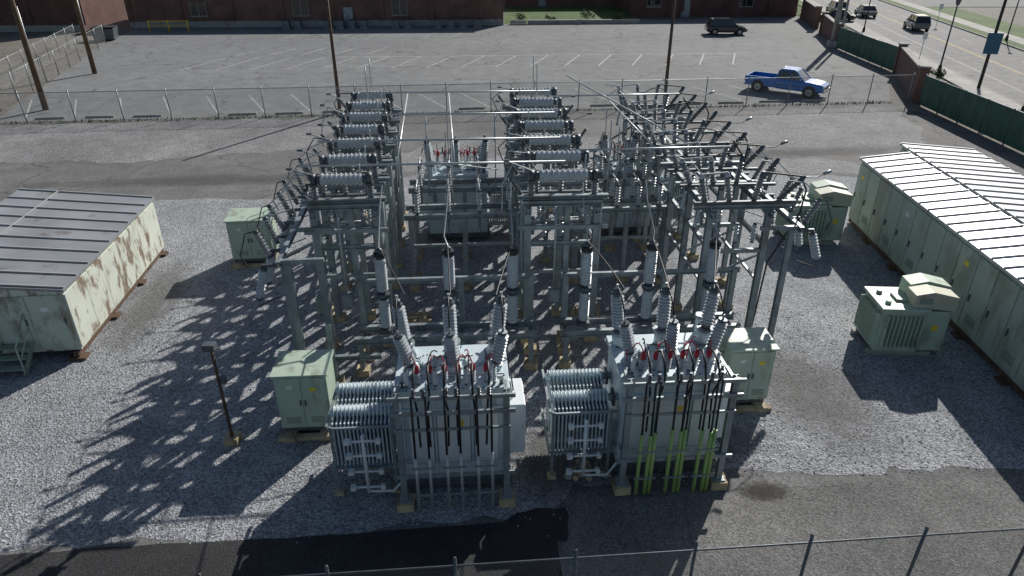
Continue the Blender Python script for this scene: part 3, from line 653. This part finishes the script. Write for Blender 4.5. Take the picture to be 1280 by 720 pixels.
mb.obj('metal_steps',loc=(-14.35,17.0,0),rz=R(6))
# ---------------------------------------------------------------- small things
mb=MB(); mb.box((0,0,.1),(.34,.34,.2),FOOT); mb.cyl((0,0,.2),(0,0,2.75),.04,RUST,n=8); mb.box((0,-.05,2.85),(.28,.2,.16),STEELD); mb.box((.12,0,1.9),(.12,.1,.2),STEELD); mb.beam((-.2,0,2.76),(.2,0,2.76),.04,.04,STEELD)
mb.obj('yard_light_post',loc=(-6.95,13.45,0))
mb=MB()
for k in range(26):
    x,y=random.gauss(0,.24),random.gauss(0,.16); s=random.uniform(.05,.12)
    mb.lathe((x,y,0),(x+.02,y,s*1.3),[(0,0),(.1,s),(.55,s*.9),(.9,s*.45),(1,0)],FOOT if k%2 else CONC,6,False)
mb.obj('rubble_pile',loc=(1.75,12.45,0))
for (x,y,r,L2) in((-.3,14.6,5,1.2),(-.2,15.2,8,1.1),(-4.2,14.9,3,1.0),(-3.2,19.2,10,1.2),(2.4,19.6,-6,1.)):
    mb=MB(); 
    for k in range(3): mb.box((0,k*.22,.05),(L2,.15,.1),FOOT)
    for q in(-.4,.4): mb.box((q,.22,.14),(.1,.7,.08),FOOT)
    mb.obj('timber_pallet',loc=(x,y,0),rz=R(r))
def pole(name,loc,h,r,mat,arm=False):
    mb=MB(); mb.cyl((0,0,0),(0,0,h),r,mat,r1=r*.65,n=12); mb.box((0,0,.12),(.5,.5,.24),CONC) if mat is not WOOD else None
    if arm:
        mb.tube([(0,0,h-.2),(0,-.6,h),(0,-1.3,h+.05)],.05,mat); mb.box((0,-1.5,h+.03),(.3,.65,.14),STEELD)
    if mat is WOOD:
        mb.beam((-1.1,0,h-.6),(1.1,0,h-.6),.1,.12,WOOD)
        for x in(-1,-.4,.4,1): mb.ins((x,0,h-.54),(x,0,h-.34),.05,PORCB,2,8)
        mb.cyl((.14,.1,.0),(.14,.1,h*.6),.03,PIPE,n=6)
    mb.obj(name,loc=loc)
pole('light_pole',(-11.65,47.0,0),7.7,.13,RUST,False)
pole('light_pole',(10.6,48.6,0),7.7,.13,RUST,False)
pole('utility_pole',(-32,47.7,0),11,.19,WOOD)
pole('utility_pole',(-35.4,60.4,0),11,.19,WOOD)
# ---------------------------------------------------------------- vehicles
def ring(x,hw,z0,z1,cr=.12): return [(x,-hw*.9,z0),(x,hw*.9,z0),(x,hw,z0+.14),(x,hw,z1-cr),(x,hw-cr*.9,z1),(x,-hw+cr*.9,z1),(x,-hw,z1-cr),(x,-hw,z0+.14)]
def wheels(mb,xs,hw,r=.36):
    for x in xs:
        for s in(-1,1):
            y=s*(hw-.1)
            mb.cyl((x,y-.12,r),(x,y+.12,r),r,TIRE,n=20); mb.cyl((x,y+s*.121,r),(x,y+s*.135,r),r*.62,CHROME,n=14); mb.cyl((x,y+s*.136,r),(x,y+s*.145,r),r*.2,STEELD,n=8)
            mb.cyl((x,y+s*.085,r+.03),(x,y+s*.105,r+.03),r*1.2,BLACK,n=20)
def cabin(mb,x0,x1,zb,zt,hb,ht,rf,rr,paintm,pil):
    B=[(x0,-hb,zb),(x1,-hb,zb),(x1,hb,zb),(x0,hb,zb)]; T=[(x0+rr,-ht,zt),(x1-rf,-ht,zt),(x1-rf,ht,zt),(x0+rr,ht,zt)]
    mb.add(B+T,[(0,1,5,4),(1,2,6,5),(2,3,7,6),(3,0,4,7),(4,5,6,7)],GLASS)
    for a,b in zip(B,T): mb.beam(a,b,.09,.07,paintm)
    for q in pil:
        for s in(-1,1): mb.beam((q,s*(hb+.005),zb),(q,s*(ht+.005),zt),.03,.09,paintm)
    m=.02
    mb.loft([[(x0+rr-.05,-ht-m,zt-.03),(x1-rf+.05,-ht-m,zt-.03),(x1-rf+.05,ht+m,zt-.03),(x0+rr-.05,ht+m,zt-.03)],[(x0+rr+.12,-ht+.1,zt+.06),(x1-rf-.15,-ht+.1,zt+.06),(x1-rf-.15,ht-.1,zt+.06),(x0+rr+.12,ht-.1,zt+.06)]],paintm)
def pickup(loc,rz,pm):
    mb=MB(); hw=.98
    mb.loft([ring(-.55,hw,.42,1.12),ring(.2,hw,.4,1.12),ring(1.35,hw,.4,1.10),ring(1.9,hw*.99,.42,1.08),ring(2.55,hw*.96,.42,1.0,.16),ring(2.85,hw*.88,.48,.88,.16)],pm)
    mb.bb(-2.85,-.55,-hw*.9,hw*.9,.45,.66,BLACK)
    for s in(-1,1): mb.bb(-2.85,-.552,min(s*hw,s*(hw-.1)),max(s*hw,s*(hw-.1)),.5,1.14,pm); 
    mb.bb(-2.88,-2.8,-hw+.1,hw-.1,.55,1.12,pm); mb.bb(-2.96,-2.85,-hw*.9,hw*.9,.42,.56,CHROME)
    cabin(mb,-.6,1.45,1.08,1.76,.88,.74,.72,.15,pm,(.35,))
    mb.bb(2.8,2.92,-.85,.85,.45,.62,CHROME); mb.bb(2.82,2.875,-.5,.5,.62,.82,BLACK)
    for s in(-1,1): mb.box((2.8,s*.7,.78),(.14,.26,.16),LAMPW); mb.box((-2.87,s*.9,.92),(.06,.14,.3),LAMPR); mb.box((1.2,s*1.08,1.18),(.1,.16,.16),pm); mb.bb(-.5,1.4,min(s*hw,s*(hw+.012)),max(s*hw,s*(hw+.012)),.72,.76,BLACK)
    wheels(mb,(-1.85,1.9),hw,.4); mb.obj('pickup_truck',loc=loc,rz=rz,bevel=.02)
def car(loc,rz,pm,name='car',suv=False):
    mb=MB(); hw=.9; h=.98 if suv else .88; t=1.66 if suv else 1.42
    mb.loft([ring(-2.25,hw*.85,.42,h-.12),ring(-2.05,hw*.96,.32,h),ring(-1.2,hw,.28,h+.02),ring(.8,hw,.28,h),ring(1.6,hw*.98,.3,h-.08,.16),ring(2.1,hw*.92,.34,h-.2,.16),ring(2.3,hw*.8,.42,h-.35,.1)],pm)
    cabin(mb,-2.05 if suv else -1.75,1.15,h-.02,t,.82,.66,.85,.35 if suv else .7,pm,(-.75,.15))
    for s in(-1,1): mb.box((2.1,s*.68,h-.3),(.25,.3,.13),LAMPW); mb.box((-2.16,s*.72,h-.16),(.12,.28,.15),LAMPR); mb.box((.75,s*.98,h+.08),(.1,.14,.12),pm)
    mb.bb(2.24,2.33,-.4,.4,.45,.56,BLACK); wheels(mb,(-1.35,1.4),hw,.34); mb.obj(name,loc=loc,rz=rz,bevel=.02)
pickup((20.6,53.0,0),R(-36),BLUE)
car((24.3,83.3,0),R(-4),CARBLK,'suv',True)
car((47.8,86.8,.02),R(79),CARGRY,'suv',True)
car((45.0,103,.02),R(82),CARWHT,'suv',True)
car((47.5,99.5,.02),R(82),CARGRY)
car((41.5,94.5,.02),R(150),CARBLK)
# ---------------------------------------------------------------- street on the right
def rp(y,off): return (35.5+(y-48.3)*.178+off,y)
sheet('road',[rp(10,0),rp(10,11),rp(240,11),rp(240,0)],.012,ROADM)
sheet('street_verge',[rp(10,-8),rp(10,0),rp(240,0),rp(240,-3),rp(100,-5),(33.3,76),(32.6,60),(29,49),(28.6,20)],.004,DIRT)
def strip(name,o0,o1,z,mat,y0=10,y1=240):
    mb=MB(); a,b,c,d=rp(y0,o0),rp(y0,o1),rp(y1,o1),rp(y1,o0)
    mb.add([(*a,0),(*b,0),(*c,0),(*d,0),(*a,z),(*b,z),(*c,z),(*d,z)],[(4,5,6,7),(0,1,5,4),(1,2,6,5),(2,3,7,6),(3,0,4,7)],mat); return mb.obj(name)
strip('kerb',-.18,0,.14,CONC); strip('kerb',11,11.18,.14,CONC)
strip('sidewalk',-2.0,-.182,.13,WALK); strip('sidewalk',12.6,14.6,.13,WALK)
strip('grass_verge',11.182,12.598,.12,GRASS); strip('grass_verge',14.602,19,.12,GRASS,70,110)
strip('side_parking_lot',14.602,40,.05,LOT,111,240); strip('side_parking_lot',14.602,40,.05,LOT,10,69)
strip('grass_verge',-3.4,-2.002,.1,GRASS,88,140)
mb=MB()
for o in(5.4,5.62): stripe(mb,rp(12,o),rp(230,o),.1,PAINTY,.018)
stripe(mb,rp(12,2.3),rp(230,2.3),.1,PAINTL,.018)
for k in range(30): stripe(mb,rp(14+k*7,8.3),rp(17+k*7,8.3),.1,PAINTL,.018)
mb.obj('road_markings')
def gfence(p0,p1,h=2.0):
    a=V((*p0,0));b=V((*p1,0));L=(b-a).length; mb=MB(); n=round(L/2.4)
    for i in range(n):
        x0=L*i/n; x1=L*(i+1)/n
        mb.bb(x0+.04,x1-.04,-.02,.02,.08,h,GRNF)
        for q in range(9): xx=x0+.1+q*(x1-x0-.2)/8; mb.bb(xx-.02,xx+.02,-.035,.035,.085,h-.005,GRNF)
    for i in range(n+1): mb.cyl((L*i/n,0,0),(L*i/n,0,h+.1),.045,STEELD,n=8)
    mb.cyl((0,0,h+.03),(L,0,h+.03),.03,STEEL,n=8)
    mb.obj('green_slatted_fence',loc=a,rz=math.atan2(b.y-a.y,b.x-a.x))
gfence((28.6,49),(28.2,20)); gfence((32.9,73.5),(32.6,60.6))
def brickwall(p0,p1,h,t=.35):
    a=V((*p0,0));b=V((*p1,0));L=(b-a).length; mb=MB()
    mb.bb(0,L,-t/2,t/2,0,h,BRICK); mb.bb(-.05,L+.05,-t/2-.05,t/2+.05,h,h+.1,CONC)
    for x in(0,L): mb.box((x,0,h/2+.1),(.6,.6,h+.2),BRICK); mb.box((x,0,h+.26),(.72,.72,.12),CONC)
    mb.obj('brick_wall',loc=a,rz=math.atan2(b.y-a.y,b.x-a.x))
brickwall((32.4,60),(28.9,50),2.2); brickwall((35.6,84),(33.2,74.4),2.0); brickwall((38.6,98),(36.4,88),2.2)
mb=MB(); mb.cyl((0,0,0),(0,0,9.5),.28,CONC,r1=.22,n=14); mb.box((0,0,.3),(.9,.9,.6),CONC); mb.cyl((.7,0,0),(.7,0,9),.12,STEEL,n=10); mb.obj('concrete_pole',loc=(32.9,74.5,0))
def lamp(loc,h=5.2):
    mb=MB(); mb.lathe((0,0,0),(0,0,h),[(0,0),(0,.16),(.08,.14),(.1,.07),(1,.05),(1,0)],BLACK,10); mb.lathe((0,0,h),(0,0,h+.55),[(0,.05),(.1,.14),(.7,.2),(.75,.24),(1,.02)],STEELD,10); mb.obj('street_lamp',loc=loc)
lamp((36.6,61.1,.1)); lamp((40.6,84.5,.1)); lamp((53.0,78,.1)); lamp((34.0,46.2,.1))
mb=MB(); mb.cyl((0,0,0),(0,0,9),.13,BLACK,r1=.09,n=10); mb.box((.0,-.18,3.3),(1.0,.08,1.5),SIGNB)
mb.tube([(0,0,8.8),(1,.1,9.3),(2.6,.3,9.4)],.05,BLACK); mb.obj('banner_pole',loc=(35.8,54.1,.1),rz=R(-15))
def signpost(loc,rz):
    mb=MB(); mb.cyl((0,0,0),(0,0,2.4),.03,STEEL,n=6); mb.box((0,-.04,2.15),(.45,.02,.6),SIGNW); mb.obj('traffic_sign',loc=loc,rz=rz)
signpost((37.4,66,.1),R(10)); signpost((52.0,90,.1),R(-10))
# ---------------------------------------------------------------- buildings at the back
def building(name,loc,rz,L,D,h,wallm,wins,doors,base=None):
    e=empty(name,loc,rz); mb=MB(); mb.bb(0,L,0,D,0,h,wallm)
    mb.bb(-.02,L+.02,-.05,-.002,0,.7,base or CONC)
    for k in range(int(L/6)+1): mb.bb(k*6,k*6+.5,-.14,-.002,.702,h-.1,wallm)
    mb.obj('walls',e)
    mb=MB(); mb.bb(-.2,L+.2,-.2,D+.2,h,h+.25,CONC); mb.bb(.3,L-.3,.3,D-.3,h+.25,h+.3,STEELD); mb.obj('roof',e)
    mb=MB()
    for x in wins: mb.bb(x,x+1.8,-.04,0.03,1.3,2.9,GLASS); mb.bb(x-.1,x+1.9,-.12,-.002,1.18,1.295,CONC); mb.bb(x-.06,x,-.07,-.002,1.3,2.9,CONC); mb.bb(x+1.8,x+1.86,-.07,-.002,1.3,2.9,CONC); mb.bb(x+.87,x+.93,-.06,-.042,1.3,2.9,STEEL)
    mb.obj('windows',e)
    mb=MB()
    for x in doors: mb.bb(x,x+1.1,-.08,-.052,.02,2.2,STEEL); mb.bb(x-.08,x,-.11,-.052,0,2.3,STEELD); mb.bb(x+1.1,x+1.18,-.11,-.052,0,2.3,STEELD)
    mb.obj('doors',e)
building('brick_building',(-46,88.5,0),R(3),45,14,4.3,BRICK,[7.5,19.6,31.5],[25.6],CONC)
building('brick_building',(16.5,99,0),R(3),22,14,5.,BRICK2,[1.5,14],[6.2],BRICK2)
building('brick_building',(-1,112,0),R(3),17.5,12,5.,BRICK,[2,8],[5],BRICK)
building('brick_building',(-80,84,0),R(3),30,14,6.,BRICK2,[7.5,13.5],[3])
def ac(loc):
    mb=MB(); mb.bb(-.45,.45,-.45,.45,0,.08,CONC); mb.bb(-.4,.4,-.4,.4,.08,.95,STEELD); mb.cyl((0,0,.95),(0,0,1.0),.34,BLACK,n=16); mb.cyl((0,0,1.0),(0,0,1.03),.1,STEEL,n=8)
    for k in range(7): mb.bb(-.41,.41,-.415,-.402,.2+k*.1,.23+k*.1,STEEL)
    mb.obj('air_conditioning_unit',loc=loc,rz=R(3))
for x in(-27,-25.6,-22,-20.6,-19.2,-17.8,-14,-12.6,-9,-7.4,-5.9,-4.2): ac((x,86.9+(x+46)*.052,0))
mb=MB()
for x in(0,2.2,4.4): mb.cyl((x,0,0),(x,0,1.3),.09,YEL,n=8)
mb.cyl((0,0,1.2),(4.4,0,1.2),.05,YEL,n=6); mb.cyl((0,0,.7),(4.4,0,.7),.05,YEL,n=6); mb.obj('yellow_guard_rail',loc=(-42,84.9,0),rz=R(3))
sheet('lawn',[(-1,92),(16,93),(16.5,111),(-1,111)],.01,GRASS)
sheet('lawn',[(39,100),(43.6,104),(45,118),(38,118)],.01,GRASS)
mb=MB(); mb.bb(0,14,0,.5,0,.5,CONC)
for k in range(3): mb.bb(-2.2,-.2,-.3*k,.298-.3*k,0,.5-.16*k,CONC)
mb.obj('retaining_wall',loc=(2,91.6,0),rz=R(3))
mb=MB(); mb.loft([[(-1,-.7,.15),(1,-.7,.15),(1.15,-.8,1.2),(-1.15,-.8,1.2)],[(-1,.7,.15),(1,.7,.15),(1.15,.8,1.4),(-1.15,.8,1.4)]],STEELD); mb.box((0,0,1.36),(2.3,1.7,.05),BLACK); mb.obj('dumpster',loc=(-44,79,0),rz=R(10))
LEAF=paint('leaf',(.05,.09,.022),.6,0,.5,3.)
LEAF2=paint('leaf_light',(.09,.13,.035),.6,0,.4,3.)
def shrub(loc,r,n=500):
    mb=MB(); 
    for k in range(5): 
        a=random.uniform(0,6.3); mb.cyl((0,0,0),(math.cos(a)*r*.5,math.sin(a)*r*.5,r*.9),.02,WOOD,n=5)
    cl=[(V((random.gauss(0,.4)*r,random.gauss(0,.4)*r,random.uniform(.3,1.)*r)),random.uniform(.25,.5)*r) for _ in range(9)]
    for k in range(n):
        c,q=random.choice(cl); d=V((random.gauss(0,1),random.gauss(0,1),random.gauss(0,1))).normalized()
        p=c+d*q*random.uniform(.7,1.05); p.z=max(.04,p.z); a=d.orthogonal().normalized(); b=d.cross(a); a=(a+d*random.uniform(-.6,.6)); s=.07
        mb.add([p-a*s,p+b*s*.7,p+a*s,p-b*s*.7],[(0,1,2,3)],LEAF if random.random()<.6 else LEAF2)
    mb.obj('shrub',loc=loc)
for l,r in(((31.6,47,0),.8),((31.2,43.5,0),.9),((34.6,57.5,0),.7),((33.9,63.5,0),.8),((1,93,0),1.),((5,93.4,0),.8),((9.5,94,0),1.1),((13.5,94,0),.9),((40,101,0),1.2)): shrub(l,r)
mb=MB()
for k in range(1500):
    x=random.uniform(-33,27); y=43.8+(x+34)*.0981+random.gauss(0,.15); h=random.uniform(.05,.25); a=random.uniform(0,3.1); dx=math.cos(a)*.03; dy=math.sin(a)*.03
    mb.add([(x-dx,y-dy,0),(x+dx,y+dy,0),(x+random.gauss(0,.05),y+random.gauss(0,.05),h)],[(0,1,2)],LEAF2)
mb.obj('weeds')
# ---------------------------------------------------------------- light, sky, camera
w=bpy.data.worlds.new('World'); sc.world=w; w.use_nodes=True; n=w.node_tree
sk=n.nodes.new('ShaderNodeTexSky'); sk.sky_type='NISHITA'; sk.sun_disc=False; sk.sun_elevation=R(32); sk.sun_rotation=R(30)
n.links.new(sk.outputs[0],n.nodes['Background'].inputs[0]); n.nodes['Background'].inputs[1].default_value=.062
sd=bpy.data.lights.new('sun','SUN'); sd.energy=5.; sd.angle=R(.5); sd.color=(1,.96,.90)
so=bpy.data.objects.new('sun',sd); sc.collection.objects.link(so)
el=R(32); az=R(30); d=V((math.sin(az)*math.cos(el),math.cos(az)*math.cos(el),math.sin(el)))
so.rotation_euler=d.to_track_quat('Z','Y').to_euler(); so.location=d*60
cd=bpy.data.cameras.new('camera'); cam=bpy.data.objects.new('camera',cd); sc.collection.objects.link(cam)
cd.sensor_width=36; cd.lens=865/1280*36; cd.clip_end=3000; cam.location=(0,0,11.5); cam.rotation_euler=(R(62),0,0); sc.camera=cam
sc.view_settings.view_transform='Standard'; sc.view_settings.look='None'; sc.view_settings.exposure=0
